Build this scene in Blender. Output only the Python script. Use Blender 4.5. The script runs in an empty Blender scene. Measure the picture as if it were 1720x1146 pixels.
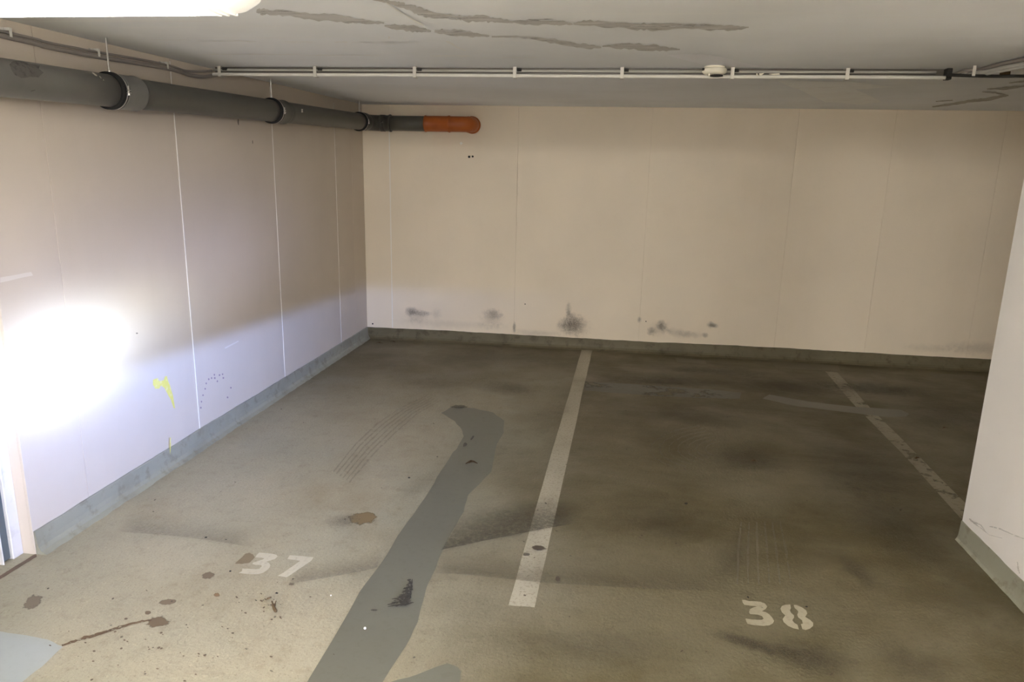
import bpy, bmesh, math, random
from mathutils import Vector, Matrix
random.seed(7)

# ------------------------------------------------------------------ camera
W, HH = 1720, 1146
FPX = 1209.74
YAW, PITCH, ROLL = 0.135888, 0.231056, 0.022227
CAM = Vector((2.5184, 0.0, 1.7379))
BACK = 7.1395            # y of the back wall
CZ0, CSL = 2.35, 0.0115  # ceiling height at the back wall, slope of the slab
def ceil_z(y): return CZ0 - CSL * (BACK - y)

fwd = Vector((-math.sin(YAW) * math.cos(PITCH), math.cos(YAW) * math.cos(PITCH), -math.sin(PITCH)))
rgt0 = Vector((math.cos(YAW), math.sin(YAW), 0))
up0 = rgt0.cross(fwd)
rgt = math.cos(ROLL) * rgt0 + math.sin(ROLL) * up0
upv = -math.sin(ROLL) * rgt0 + math.cos(ROLL) * up0

scene = bpy.context.scene
COL = scene.collection
cam_d = bpy.data.cameras.new('camera')
cam = bpy.data.objects.new('camera', cam_d); COL.objects.link(cam)
cam_d.sensor_fit = 'HORIZONTAL'; cam_d.sensor_width = 36.0
cam_d.lens = FPX / W * 36.0
cam_d.clip_start = 0.02; cam_d.clip_end = 60
m3 = Matrix((rgt, upv, -fwd)).transposed()
cam.matrix_world = Matrix.Translation(CAM) @ m3.to_4x4()
scene.camera = cam

# ------------------------------------------------------------------ view, world
scene.view_settings.view_transform = 'Standard'
scene.view_settings.look = 'None'
scene.view_settings.gamma = 1.0
scene.view_settings.use_curve_mapping = False
scene.view_settings.exposure = 2.28
wd = bpy.data.worlds.new('world'); scene.world = wd; wd.use_nodes = True
wd.node_tree.nodes['Background'].inputs[0].default_value = (0.9, 0.85, 0.75, 1)
wd.node_tree.nodes['Background'].inputs[1].default_value = 0.0

LAMP = 20.0          # strength of the fluorescent diffusers
LAMP_COL = (1.0, 0.96, 0.91)
HEAD_POS = Vector((4.05, 0.95, 0.80))   # headlight of a car standing right of the camera
HEAD_AIM = Vector((0.0, 3.20, 0.80))
HEAD_W = 92.0

def headlight():
    """A dipped LED car headlight: wide beam with a flat cut-off, hot spot and two stray lobes."""
    ld = bpy.data.lights.new('car_headlight', 'SPOT')
    ld.energy = HEAD_W; ld.spot_size = math.radians(150); ld.spot_blend = 0.3
    ld.shadow_soft_size = 0.03
    ob = bpy.data.objects.new('car_headlight', ld); COL.objects.link(ob)
    ob.location = HEAD_POS
    f = (HEAD_AIM - HEAD_POS).normalized()
    r = f.cross(Vector((0, 0, 1))).normalized(); u = r.cross(f)
    ob.rotation_euler = Matrix((r, u, -f)).transposed().to_euler()
    ld.use_nodes = True
    nt = ld.node_tree; N = nt.nodes; Lk = nt.links
    em = N['Emission']
    tc = N.new('ShaderNodeTexCoord'); sp = N.new('ShaderNodeSeparateXYZ')
    Lk.new(tc.outputs['Normal'], sp.inputs[0])
    def M(op, a, b=None, c=None):
        n = N.new('ShaderNodeMath'); n.operation = op
        for i, v in enumerate((a, b, c)):
            if v is None: continue
            if isinstance(v, (int, float)): n.inputs[i].default_value = v
            else: Lk.new(v, n.inputs[i])
        return n.outputs[0]
    az = M('ABSOLUTE', sp.outputs[2])
    U = M('DIVIDE', sp.outputs[0], az); V = M('DIVIDE', sp.outputs[1], az)
    def uv(p):
        d = Vector(p) - HEAD_POS
        return d.dot(r) / d.dot(f), d.dot(u) / d.dot(f)
    def gauss(c, su, sv, amp, power=1.0):
        cu, cv = uv(c)
        a = M('MULTIPLY', M('SUBTRACT', U, cu), 1 / su); b = M('MULTIPLY', M('SUBTRACT', V, cv), 1 / sv)
        q = M('ADD', M('MULTIPLY', a, a), M('MULTIPLY', b, b))
        if power != 1.0: q = M('POWER', q, power)
        return M('MULTIPLY', M('EXPONENT', M('MULTIPLY', q, -1.0)), amp)
    def scale_col(fac, col):
        n = N.new('ShaderNodeVectorMath'); n.operation = 'SCALE'
        n.inputs[0].default_value = col; Lk.new(fac, n.inputs['Scale']); return n.outputs[0]
    def addv(a, b):
        n = N.new('ShaderNodeVectorMath'); n.operation = 'ADD'; Lk.new(a, n.inputs[0]); Lk.new(b, n.inputs[1]); return n.outputs[0]
    # cut-off line through two points of the left wall
    u1, v1 = uv((0, 3.96, 0.675)); u2, v2 = uv((0, 7.05, 0.575))
    sl = (v2 - v1) / (u2 - u1)
    edge = M('SUBTRACT', V, M('ADD', M('MULTIPLY', M('SUBTRACT', U, u1), sl), v1))
    mr = N.new('ShaderNodeMapRange'); mr.interpolation_type = 'SMOOTHSTEP'
    Lk.new(edge, mr.inputs['Value'])
    mr.inputs['From Min'].default_value = -0.020; mr.inputs['From Max'].default_value = 0.008
    mr.inputs['To Min'].default_value = 1.0; mr.inputs['To Max'].default_value = 0.0
    low = M('MULTIPLY', mr.outputs[0], gauss((0, 4.1, 0.52), 0.40, 0.19, 2.5))
    tot = scale_col(low, (0.33, 0.54, 1.32))
    tot = addv(tot, scale_col(gauss((0, 2.93, 0.83), 0.088, 0.054, 4.6, 1.3), (0.75, 0.95, 1.3)))
    tot = addv(tot, scale_col(gauss((0, 2.95, 0.86), 0.19, 0.105, 0.55), (0.36, 0.60, 1.40)))
    tot = addv(tot, scale_col(gauss((0, 3.42, 0.97), 0.115, 0.042, 0.75), (0.95, 1.0, 0.55)))
    tot = addv(tot, scale_col(gauss((0, 3.62, 0.76), 0.080, 0.050, 0.70), (0.40, 0.70, 1.35)))
    tot = addv(tot, scale_col(gauss((0, 4.40, 1.14), 0.14, 0.075, 0.60), (0.55, 0.62, 1.25)))
    tot = addv(tot, scale_col(gauss((0, 3.3, 1.15), 0.32, 0.14, 0.42), (0.52, 0.60, 1.25)))
    Lk.new(tot, em.inputs['Color']); em.inputs['Strength'].default_value = 1.0
    return ob
headlight()

# ------------------------------------------------------------------ pixel -> place
def ray(px, py): return fwd * FPX + rgt * (px - 860) + upv * (573 - py)
def on_floor(px, py, z=0.0):
    d = ray(px, py); return CAM + d * ((z - CAM.z) / d.z)
def on_back(px, py, y=None):
    d = ray(px, py); return CAM + d * (((BACK if y is None else y) - CAM.y) / d.y)
def on_left(px, py, x=0.0):
    d = ray(px, py); return CAM + d * ((x - CAM.x) / d.x)
def on_ceil(px, py, drop=0.0):
    d = ray(px, py)
    t = (CZ0 - drop - CSL * BACK - CAM.z) / (d.z - CSL * d.y); return CAM + d * t
PIERX = 4.30
def on_pier(px, py):
    d = ray(px, py); return CAM + d * ((PIERX - CAM.x) / d.x)

# ------------------------------------------------------------------ helpers
def mesh_obj(name, bm, mat, parent=None, smooth=False):
    me = bpy.data.meshes.new(name); bm.normal_update(); bm.to_mesh(me); bm.free()
    if smooth:
        for p in me.polygons: p.use_smooth = True
    me.materials.append(mat)
    o = bpy.data.objects.new(name, me); COL.objects.link(o)
    if parent is not None: o.parent = parent
    return o
def empty(name, loc=(0, 0, 0)):
    o = bpy.data.objects.new(name, None); COL.objects.link(o); o.location = loc; o.empty_display_size = 0.05
    bpy.context.view_layer.update(); return o
def tag(o, label=None, cat=None, group=None, kind=None):
    if label: o['label'] = label
    if cat: o['category'] = cat
    if group: o['group'] = group
    if kind: o['kind'] = kind
    return o
def keep(o, parent):
    o.parent = parent; o.matrix_parent_inverse = Matrix.Translation(-parent.location); return o
def box(bm, x0, x1, y0, y1, z0, z1, bev=0.0, seg=1):
    b2 = bmesh.new(); bmesh.ops.create_cube(b2, size=1)
    for v in b2.verts:
        v.co = Vector(((x0 + x1) / 2 + v.co.x * (x1 - x0), (y0 + y1) / 2 + v.co.y * (y1 - y0), (z0 + z1) / 2 + v.co.z * (z1 - z0)))
    if bev > 0: bmesh.ops.bevel(b2, geom=b2.edges[:], offset=bev, segments=seg, affect='EDGES', profile=0.6)
    me = bpy.data.meshes.new('tmp'); b2.to_mesh(me); b2.free(); bm.from_mesh(me); bpy.data.meshes.remove(me)
def frame_of(t):
    t = t.normalized(); a = Vector((0, 0, 1)) if abs(t.z) < 0.9 else Vector((1, 0, 0))
    s = t.cross(a).normalized(); return s, s.cross(t).normalized()
def tube(bm, pts, rad, n=16, cap=True):
    """sweep of circles; rad a number or a list"""
    pts = [Vector(p) for p in pts]; rings = []
    ps = None
    for i, p in enumerate(pts):
        t = (pts[min(i + 1, len(pts) - 1)] - pts[max(i - 1, 0)])
        if t.length < 1e-9: t = Vector((0, 1, 0))
        t.normalize()
        if ps is None: s, w = frame_of(t)
        else:
            s = (ps - t * ps.dot(t)).normalized(); w = s.cross(t).normalized()
        ps = s
        r = rad[i] if isinstance(rad, (list, tuple)) else rad
        rings.append([bm.verts.new(p + r * (math.cos(2 * math.pi * k / n) * s + math.sin(2 * math.pi * k / n) * w)) for k in range(n)])
    for a, b in zip(rings, rings[1:]):
        for k in range(n): bm.faces.new((a[k], a[(k + 1) % n], b[(k + 1) % n], b[k]))
    if cap:
        bm.faces.new(rings[0][::-1]); bm.faces.new(rings[-1])
    bmesh.ops.recalc_face_normals(bm, faces=bm.faces[:])
def poly(bm, pts, thick=None, nrm=None):
    vs = [bm.verts.new(p) for p in pts]
    f = bm.faces.new(vs); f.normal_update()
    return f
def dense(px, n=3, jit=0.0, close=True):
    out = []
    L = len(px)
    for i in range(L if close else L - 1):
        a, b = px[i], px[(i + 1) % L]
        for k in range(n):
            t = k / n; j = jit if k else 0
            out.append((a[0] + (b[0] - a[0]) * t + random.uniform(-j, j), a[1] + (b[1] - a[1]) * t + random.uniform(-j, j)))
    if not close: out.append(px[-1])
    return out

# ------------------------------------------------------------------ materials
class MatB:
    def __init__(s, name):
        s.m = bpy.data.materials.new(name); s.m.use_nodes = True
        s.nt = s.m.node_tree; s.N = s.nt.nodes; s.L = s.nt.links
        s.b = s.N['Principled BSDF']; s.out = s.N['Material Output']
        g = s.N.new('ShaderNodeNewGeometry'); s.pos = g.outputs['Position']
    def val(s, sock, v):
        if isinstance(v, (int, float)): sock.default_value = v
        elif isinstance(v, tuple): sock.default_value = v if len(v) == 4 or sock.type == 'VECTOR' else (*v, 1)
        else: s.L.new(v, sock)
    def noise(s, scale, detail=4, rough=0.55, vec=None, stretch=None, dist=0.0):
        n = s.N.new('ShaderNodeTexNoise'); n.inputs['Scale'].default_value = scale
        n.inputs['Detail'].default_value = detail; n.inputs['Roughness'].default_value = rough; n.inputs['Distortion'].default_value = dist
        v = vec or s.pos
        if stretch:
            mp = s.N.new('ShaderNodeMapping'); mp.inputs['Scale'].default_value = stretch; s.L.new(v, mp.inputs['Vector']); v = mp.outputs[0]
        s.L.new(v, n.inputs['Vector']); return n.outputs['Fac']
    def rng(s, v, a, b, c=0.0, d=1.0):
        n = s.N.new('ShaderNodeMapRange'); n.interpolation_type = 'SMOOTHSTEP'; s.L.new(v, n.inputs['Value'])
        for k, x in zip(('From Min', 'From Max', 'To Min', 'To Max'), (a, b, c, d)): s.val(n.inputs[k], x)
        return n.outputs[0]
    def math(s, op, a, b=0.0):
        n = s.N.new('ShaderNodeMath'); n.operation = op; s.val(n.inputs[0], a); s.val(n.inputs[1], b); return n.outputs[0]
    def mix(s, f, a, b, mode='MIX'):
        n = s.N.new('ShaderNodeMix'); n.data_type = 'RGBA'; n.blend_type = mode
        s.val(n.inputs[0], f); s.val(n.inputs[6], a); s.val(n.inputs[7], b); return n.outputs[2]
    def bump(s, h, strength=0.2, dist=0.002):
        n = s.N.new('ShaderNodeBump'); n.inputs['Strength'].default_value = strength; n.inputs['Distance'].default_value = dist
        s.L.new(h, n.inputs['Height']); s.L.new(n.outputs[0], s.b.inputs['Normal'])
    def done(s, col, rough=0.6, metal=0.0, spec=0.4):
        s.val(s.b.inputs['Base Color'], col); s.val(s.b.inputs['Roughness'], rough)
        s.b.inputs['Metallic'].default_value = metal; s.b.inputs['Specular IOR Level'].default_value = spec
        return s.m
    def alpha(s, a):
        s.val(s.b.inputs['Alpha'], a)

def mat_wall(name, base, streak=0.05):
    k = MatB(name)
    c = k.mix(k.rng(k.noise(0.9, 5), 0.35, 0.7), base, tuple(x * 0.93 for x in base))
    c = k.mix(k.math('MULTIPLY', k.rng(k.noise(1.6, 6, 0.6, stretch=(1, 1, 0.15)), 0.5, 0.75), streak * 4), c, (base[0] * 0.8, base[1] * 0.78, base[2] * 0.74))
    c = k.mix(k.rng(k.noise(60, 2), 0.70, 0.78, 0, 0.25), c, (base[0] * 0.72, base[1] * 0.7, base[2] * 0.66))
    h = k.math('ADD', k.noise(180, 3), k.math('MULTIPLY', k.noise(12, 3), 0.6))
    k.bump(h, 0.22, 0.0012)
    return k.done(c, 0.62, 0, 0.35)
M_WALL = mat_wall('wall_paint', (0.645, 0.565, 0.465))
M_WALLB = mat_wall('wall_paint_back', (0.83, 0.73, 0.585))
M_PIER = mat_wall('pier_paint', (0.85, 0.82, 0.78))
M_BEAD = MatB('joint_filler').done((0.86, 0.83, 0.78), 0.5)

def mat_ceiling():
    k = MatB('ceiling_paint')
    base = (0.91, 0.925, 0.94)
    c = k.mix(k.rng(k.noise(0.8, 5), 0.35, 0.7), base, (0.82, 0.83, 0.83))
    boards = k.noise(1.0, 5, 0.6, stretch=(0.5, 26, 1))
    c = k.mix(k.rng(boards, 0.56, 0.72, 0, 0.35), c, (0.90, 0.89, 0.86))
    c = k.mix(k.rng(k.noise(45, 2), 0.72, 0.78, 0, 0.3), c, (0.85, 0.84, 0.80))
    k.bump(k.math('ADD', boards, k.math('MULTIPLY', k.noise(90, 3), 0.4)), 0.25, 0.002)
    return k.done(c, 0.7, 0, 0.3)
M_CEIL = mat_ceiling()

def mat_floor():
    k = MatB('floor_concrete')
    base = (0.40, 0.362, 0.262); warm = (0.30, 0.252, 0.165); grey = (0.345, 0.325, 0.245); dark = (0.092, 0.073, 0.032)
    c = k.mix(k.rng(k.noise(0.7, 6, 0.6), 0.35, 0.65), base, grey)
    c = k.mix(k.rng(k.noise(1.3, 6, 0.62, stretch=(1.0, 0.7, 1)), 0.45, 0.75, 0, 0.8), c, warm)
    sx = k.N.new('ShaderNodeSeparateXYZ'); k.L.new(k.pos, sx.inputs[0])
    # bays further right and towards the back are darker
    zone = k.math('MAXIMUM', k.rng(k.math('ADD', sx.outputs[0], k.math('MULTIPLY', k.noise(0.8, 4), 1.6)), 1.9, 3.5), k.rng(sx.outputs[1], 4.2, 6.6, 0, 0.85))
    d1 = k.rng(k.noise(1.1, 7, 0.66, stretch=(0.8, 1.2, 1), dist=0.4), 0.36, 0.66)
    c = k.mix(k.math('MULTIPLY', zone, k.math('ADD', 0.76, k.math('MULTIPLY', d1, 0.24))), c, dark)
    d2 = k.rng(k.noise(5.0, 6, 0.7, stretch=(0.7, 2.2, 1)), 0.55, 0.72)
    c = k.mix(k.math('MULTIPLY', d2, k.math('ADD', 0.10, k.math('MULTIPLY', zone, 0.38))), c, (0.13, 0.105, 0.07))
    c = k.mix(k.rng(k.noise(95, 3, 0.65), 0.55, 0.72, 0, 0.55), c, k.mix(1.0, c, (0.45, 0.42, 0.36), 'MULTIPLY'))
    c = k.mix(k.rng(k.noise(60, 3, 0.65), 0.56, 0.74, 0, 0.40), c, k.mix(1.0, c, (1.55, 1.5, 1.45), 'MULTIPLY'))
    c = k.mix(k.rng(k.noise(14, 6, 0.7), 0.50, 0.72, 0, 0.35), c, k.mix(1.0, c, (0.55, 0.50, 0.42), 'MULTIPLY'))
    h = k.math('ADD', k.noise(65, 4, 0.6), k.math('MULTIPLY', k.noise(9, 4), 1.2))
    k.bump(h, 0.75, 0.0045)
    return k.done(c, k.rng(k.noise(2.2, 5), 0.3, 0.7, 0.42, 0.62), 0, 0.4)
M_FLOOR = mat_floor()

def mat_paint(name, col, worn, wear=0.5, rough=0.5, wscale=28, bumps=0.15, holes=None, opac=1.0, stretch=None):
    k = MatB(name)
    w = k.rng(k.noise(wscale, 5, 0.65, stretch=stretch), 0.50, 0.68, 0, wear)
    w2 = k.rng(k.noise(2.4, 5, 0.6), 0.45, 0.75, 0, wear * 0.7)
    c = k.mix(w, col, worn); c = k.mix(w2, c, worn)
    k.bump(k.noise(60, 4), bumps, 0.002)
    if holes is not None: k.alpha(k.rng(k.noise(holes, 5, 0.7, stretch=stretch), 0.36, 0.46, 0.0, opac))
    return k.done(c, rough, 0, 0.4)
M_LINE = mat_paint('line_paint', (0.41, 0.375, 0.285), (0.22, 0.19, 0.125), 0.8, wscale=70)
M_LINE2 = mat_paint('line_paint_dirty', (0.27, 0.245, 0.175), (0.17, 0.145, 0.09), 0.8, holes=9)
M_NUM = mat_paint('number_paint', (0.54, 0.51, 0.41), (0.36, 0.33, 0.25), 0.55, wscale=45)
M_NUM2 = mat_paint('number_paint_dirty', (0.40, 0.365, 0.27), (0.28, 0.25, 0.17), 0.55, wscale=45)
M_GREY = mat_paint('grey_repair_paint', (0.148, 0.145, 0.112), (0.128, 0.122, 0.09), 0.5, 0.42)
M_GREY2 = mat_paint('grey_repair_paint_old', (0.125, 0.122, 0.10), (0.10, 0.09, 0.06), 0.9, 0.5, holes=3.2)
M_PALE = mat_paint('pale_repair_paint', (0.36, 0.39, 0.385), (0.33, 0.35, 0.335), 0.4, 0.4)
M_BASE = mat_paint('skirting_paint', (0.31, 0.305, 0.235), (0.21, 0.195, 0.14), 0.75, 0.5, 12, 0.4)
M_BASED = mat_paint('skirting_paint_dirty', (0.135, 0.115, 0.066), (0.075, 0.062, 0.032), 0.9, 0.55, 10, 0.5)
M_PRIMER = mat_paint('dark_rect_paint', (0.15, 0.13, 0.085), (0.12, 0.10, 0.06), 0.5, 0.5)
M_PUTTY = mat_paint('crack_putty', (0.53, 0.515, 0.49), (0.74, 0.73, 0.71), 1.0, 0.6, 6, holes=5, stretch=(0.6, 5, 1))
M_PUTTYD = mat_paint('crack_putty_dark', (0.42, 0.40, 0.35), (0.56, 0.54, 0.49), 0.8, 0.6, 6, holes=5, stretch=(0.6, 5, 1))
M_WPATCH = mat_paint('ceiling_white_patch', (0.95, 0.95, 0.98), (0.92, 0.92, 0.94), 0.6, 0.6, 6)
M_SCRATCH = MatB('ceiling_scratch').done((0.86, 0.85, 0.82), 0.6)

def mat_soft(name, hard=False):
    """Soft-edged stain: the object's colour, faded by its radial / cross UV and broken by noise."""
    k = MatB(name)
    uvn = k.N.new('ShaderNodeUVMap'); oi = k.N.new('ShaderNodeObjectInfo')
    if hard:
        sep = k.N.new('ShaderNodeSeparateXYZ'); k.L.new(uvn.outputs[0], sep.inputs[0])
        a = k.math('MULTIPLY', k.rng(k.math('ADD', sep.outputs[1], k.math('MULTIPLY', k.noise(14, 4), 0.35)), 0.15, 1.2, 1.0, 0.0), k.rng(k.noise(55, 4, 0.7), 0.25, 0.6, 0.35, 1.0))
        a = k.math('MULTIPLY', a, k.rng(sep.outputs[0], 0.0, 0.15)); a = k.math('MULTIPLY', a, k.rng(sep.outputs[0], 0.85, 1.0, 1.0, 0.0))
    else:
        ln = k.N.new('ShaderNodeVectorMath'); ln.operation = 'LENGTH'; k.L.new(uvn.outputs[0], ln.inputs[0])
        q = k.math('ADD', ln.outputs['Value'], k.math('MULTIPLY', k.math('SUBTRACT', k.noise(22, 5, 0.65), 0.5), 1.1))
        a = k.rng(q, 0.05, 0.95, 1.0, 0.0)
        a = k.math('MULTIPLY', a, k.rng(k.noise(160, 3, 0.7), 0.30, 0.62, 0.25, 1.0))
        a = k.math('MULTIPLY', a, k.rng(ln.outputs['Value'], 0.80, 1.0, 1.0, 0.0))
    k.alpha(k.math('MULTIPLY', a, oi.outputs['Alpha']))
    return k.done(oi.outputs['Color'], 0.6, 0, 0.3)
M_SOFT = mat_soft('soft_stain'); M_LAP = mat_soft('coat_lap', True)
def mat_spot():
    k = MatB('wet_spot')
    uvn = k.N.new('ShaderNodeUVMap'); oi = k.N.new('ShaderNodeObjectInfo')
    ln = k.N.new('ShaderNodeVectorMath'); ln.operation = 'LENGTH'; k.L.new(uvn.outputs[0], ln.inputs[0])
    q = k.math('ADD', ln.outputs['Value'], k.math('MULTIPLY', k.math('SUBTRACT', k.noise(40, 4, 0.6), 0.5), 0.9))
    k.alpha(k.math('MULTIPLY', k.rng(q, 0.52, 0.72, 1.0, 0.0), oi.outputs['Alpha']))
    return k.done(oi.outputs['Color'], 0.45, 0, 0.4)
M_SPOT = mat_spot()

def mat_pvc(name, col, dirt=0.3, rough=0.42):
    k = MatB(name)
    c = k.mix(k.rng(k.noise(7, 5, 0.6), 0.45, 0.75, 0, dirt), col, tuple(x * 0.72 for x in col))
    k.bump(k.noise(40, 3), 0.05, 0.001)
    return k.done(c, rough, 0, 0.45)
M_PIPE = mat_pvc('grey_pvc', (0.185, 0.180, 0.165))
M_PIPE2 = mat_pvc('dark_grey_pvc', (0.105, 0.102, 0.085))
M_PIPE3 = mat_pvc('dark_fitting_pvc', (0.06, 0.058, 0.05))
M_ORANGE = mat_pvc('orange_pvc', (0.44, 0.115, 0.02), 0.6)
M_RUBBER = MatB('black_rubber').done((0.012, 0.012, 0.012), 0.7)
M_STEEL = MatB('zinc_steel').done((0.55, 0.53, 0.50), 0.35, 1.0)
M_SCRAPE = mat_paint('scraped_pvc', (0.15, 0.14, 0.13), (0.075, 0.07, 0.065), 0.9, 0.7, 30, 0.6)
M_DRIP = MatB('white_drip').done((0.72, 0.70, 0.62), 0.5)
M_CONDUIT = mat_pvc('grey_conduit', (0.47, 0.455, 0.41), 0.3, 0.45)
M_CONDUITW = mat_pvc('white_conduit', (0.74, 0.72, 0.66), 0.2, 0.45)
M_CONDUITB = mat_pvc('brown_grey_conduit', (0.27, 0.24, 0.215), 0.35, 0.5)
M_CLIP = mat_pvc('white_clip', (0.66, 0.64, 0.58), 0.2, 0.5)
M_DARK = MatB('dark_gap').done((0.03, 0.028, 0.025), 0.8)
M_DET = mat_pvc('ivory_plastic', (0.86, 0.82, 0.69), 0.15, 0.4)
M_HOUSE = mat_pvc('lamp_housing', (0.16, 0.15, 0.14), 0.2, 0.5)
M_DOOR = mat_paint('door_blue_grey', (0.115, 0.135, 0.135), (0.10, 0.115, 0.115), 0.4, 0.45, 20, 0.05)
M_FRAME = mat_paint('door_frame_white', (0.72, 0.70, 0.66), (0.55, 0.52, 0.48), 0.5, 0.5, 20, 0.1)
M_SEAM = mat_paint('floor_joint', (0.16, 0.115, 0.085), (0.11, 0.08, 0.06), 0.8, 0.8, 25, 0.5)
M_LEAF = mat_paint('dead_leaf', (0.10, 0.06, 0.025), (0.05, 0.03, 0.015), 0.8, 0.8, 60)
M_CLUMP = mat_paint('dirt_clump', (0.13, 0.085, 0.04), (0.07, 0.045, 0.02), 0.8, 0.9, 80)
M_BLACK = MatB('black_crumb').done((0.02, 0.018, 0.015), 0.8)
M_PEBBLE = MatB('white_pebble').done((0.85, 0.83, 0.76), 0.5)
M_YELLOW = mat_paint('yellow_splash', (0.78, 0.70, 0.16), (0.80, 0.76, 0.42), 0.7, 0.5, 40)
M_WHITESM = MatB('white_smear').done((0.72, 0.66, 0.58), 0.5)

# ------------------------------------------------------------------ setting
YE = 2.632       # near end of the left wall, where the door opening starts
XR, YR = 9.0, -6.5
bm = bmesh.new(); box(bm, -1.6, XR, YR, BACK + 0.2, -0.2, 0.0)
floor = tag(mesh_obj('floor', bm, M_FLOOR), 'dirty beige and brown concrete garage floor', kind='structure')
bm = bmesh.new(); box(bm, -1.6, XR, YR, BACK + 0.2, 0, 0.25)
for v in bm.verts: v.co.z += ceil_z(v.co.y)
ceiling = tag(mesh_obj('ceiling', bm, M_CEIL), 'off-white painted concrete ceiling with board marks', kind='structure')

GAP = 0.0012
def panel(bm, x0, x1, y0, y1, z0, z1): box(bm, x0, x1, y0, y1, z0, z1, 0.0009)
JL = [YE, 2.99, 3.98, 5.19, 6.40, 6.82, BACK]
bm = bmesh.new(); box(bm, -0.20, -0.012, YE, BACK + 0.2, 0, 2.345)
for v in bm.verts:
    if v.co.z > 1: v.co.z = ceil_z(v.co.y) + 0.002
wall_left = tag(mesh_obj('wall_left', bm, M_WALL), 'white painted concrete panel wall on the left', kind='structure')
for a, b in zip(JL, JL[1:]):
    bm = bmesh.new(); panel(bm, -0.012, 0.0, a + (GAP if a > YE else 0), b - GAP, 0.0, 2.3)
    for v in bm.verts:
        if v.co.z > 1: v.co.z = ceil_z(v.co.y) - 0.0005
    mesh_obj('panel', bm, M_WALL, wall_left)
for y, w in ((3.98, 0.0042), (5.19, 0.0036), (6.40, 0.002)):
    bm = bmesh.new()
    for i in range(24):
        z0 = 0.115 + i * 0.091; box(bm, -0.006, 0.0022, y - w * random.uniform(0.6, 1), y + w * random.uniform(0.6, 1), z0, z0 + 0.091)
    mesh_obj('joint_filler', bm, M_BEAD, wall_left)
# wall with the door opening, further towards the camera side (out of frame)
bm = bmesh.new(); box(bm, -0.20, 0.0, YR, 1.62, 0, 2.2); box(bm, -0.20, 0.0, 1.62, YE - 0.001, 2.06, 2.2)
for v in bm.verts:
    if v.co.z > 2.1: v.co.z = ceil_z(v.co.y) + 0.002
tag(mesh_obj('wall_side', bm, M_WALL), 'white painted wall around the door opening', kind='structure')
bm = bmesh.new(); box(bm, -1.6, -1.5, 1.2, 3.1, 0, 2.2); box(bm, -1.5, -0.2, 1.2, 1.3, 0, 2.2); box(bm, -1.5, -0.2, 3.0, 3.1, 0, 2.2)
tag(mesh_obj('wall_lobby', bm, M_WALL), 'plain walls of the small lobby behind the door', kind='structure')

JB = [0.0, 0.275, 1.56, 2.82, 4.13, 4.965, 5.88, 7.1, XR]
bm = bmesh.new(); box(bm, 0.0, XR, BACK + 0.012, BACK + 0.2, 0, CZ0)
wall_back = tag(mesh_obj('wall_back', bm, M_WALLB), 'beige white painted concrete panel wall at the back', kind='structure')
for a, b in zip(JB, JB[1:]):
    bm = bmesh.new(); panel(bm, a + (0.0006 if a else 0), b - 0.0006, BACK, BACK + 0.012, 0, CZ0 - 0.0005)
    mesh_obj('panel', bm, M_WALLB, wall_back)
bm = bmesh.new(); box(bm, 0.271, 0.279, BACK - 0.0015, BACK + 0.003, 0.118, 2.12); mesh_obj('joint_filler', bm, M_BEAD, wall_back)

PY1 = 3.553
bm = bmesh.new(); box(bm, PIERX, PIERX + 0.32, 1.55, PY1, 0, 2.3, 0.004)
for v in bm.verts:
    if v.co.z > 1: v.co.z = ceil_z(v.co.y) - 0.0005
pier = tag(mesh_obj('wall_right', bm, M_PIER), 'smooth white painted concrete pier at the right edge', kind='structure')
bm = bmesh.new(); box(bm, XR - 0.001, XR + 0.2, YR, BACK + 0.2, 0, 2.5); tag(mesh_obj('wall_far', bm, M_WALLB), 'far side wall of the garage, hidden by the pier', kind='structure')
bm = bmesh.new(); box(bm, -0.2, XR, YR - 0.2, YR + 0.001, 0, 2.5); tag(mesh_obj('wall_rear', bm, M_WALL), 'white wall behind the camera', kind='structure')
BEAM_Y, BEAM_D = -0.75, 0.30
bm = bmesh.new(); box(bm, 0.0, XR, BEAM_Y - 0.25, BEAM_Y, ceil_z(BEAM_Y) - BEAM_D, ceil_z(BEAM_Y) - 0.001)
tag(mesh_obj('trim_1', bm, M_CEIL), 'shallow concrete ceiling beam behind the camera', kind='structure')

# skirtings: painted mortar upstand with a small cove, uneven top edge
def skirting(name, p0, p1, nrm, h, label, seed, mat=None, cove=1.0):
    rnd = random.Random(seed); p0 = Vector(p0); p1 = Vector(p1); nrm = Vector(nrm)
    n = max(4, int((p1 - p0).length / 0.045)); bm = bmesh.new(); rows = []
    hh = h
    for i in range(n + 1):
        p = p0.lerp(p1, i / n); hh += rnd.uniform(-0.0022, 0.0022); hh += (h - hh) * 0.12
        j = rnd.uniform(-0.0015, 0.0015)
        prof = [(0.0, hh), (0.006, hh - 0.001), (0.0085 + j * 0.4, hh - 0.006), (0.012 + j, 0.055), (0.017 + j, 0.032), (0.028 + j, 0.014), (0.044 + j * 2, 0.0045), (0.052 + j * 3, 0.0), (0.0, 0.0)]
        rows.append([bm.verts.new(p + nrm * a * cove + Vector((0, 0, b))) for a, b in prof])
    K = len(rows[0])
    for a, b in zip(rows, rows[1:]):
        for k in range(K): bm.faces.new((a[k], a[(k + 1) % K], b[(k + 1) % K], b[k]))
    bm.faces.new(rows[0]); bm.faces.new(rows[-1][::-1]); bmesh.ops.recalc_face_normals(bm, faces=bm.faces[:])
    return tag(mesh_obj(name, bm, mat or M_BASE), label, kind='structure')
skirting('baseboard_left', (0.0, YE + 0.003, 0), (0.0, BACK, 0), (1, 0, 0), 0.113, 'grey-green painted mortar skirting along the left wall', 3)
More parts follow.
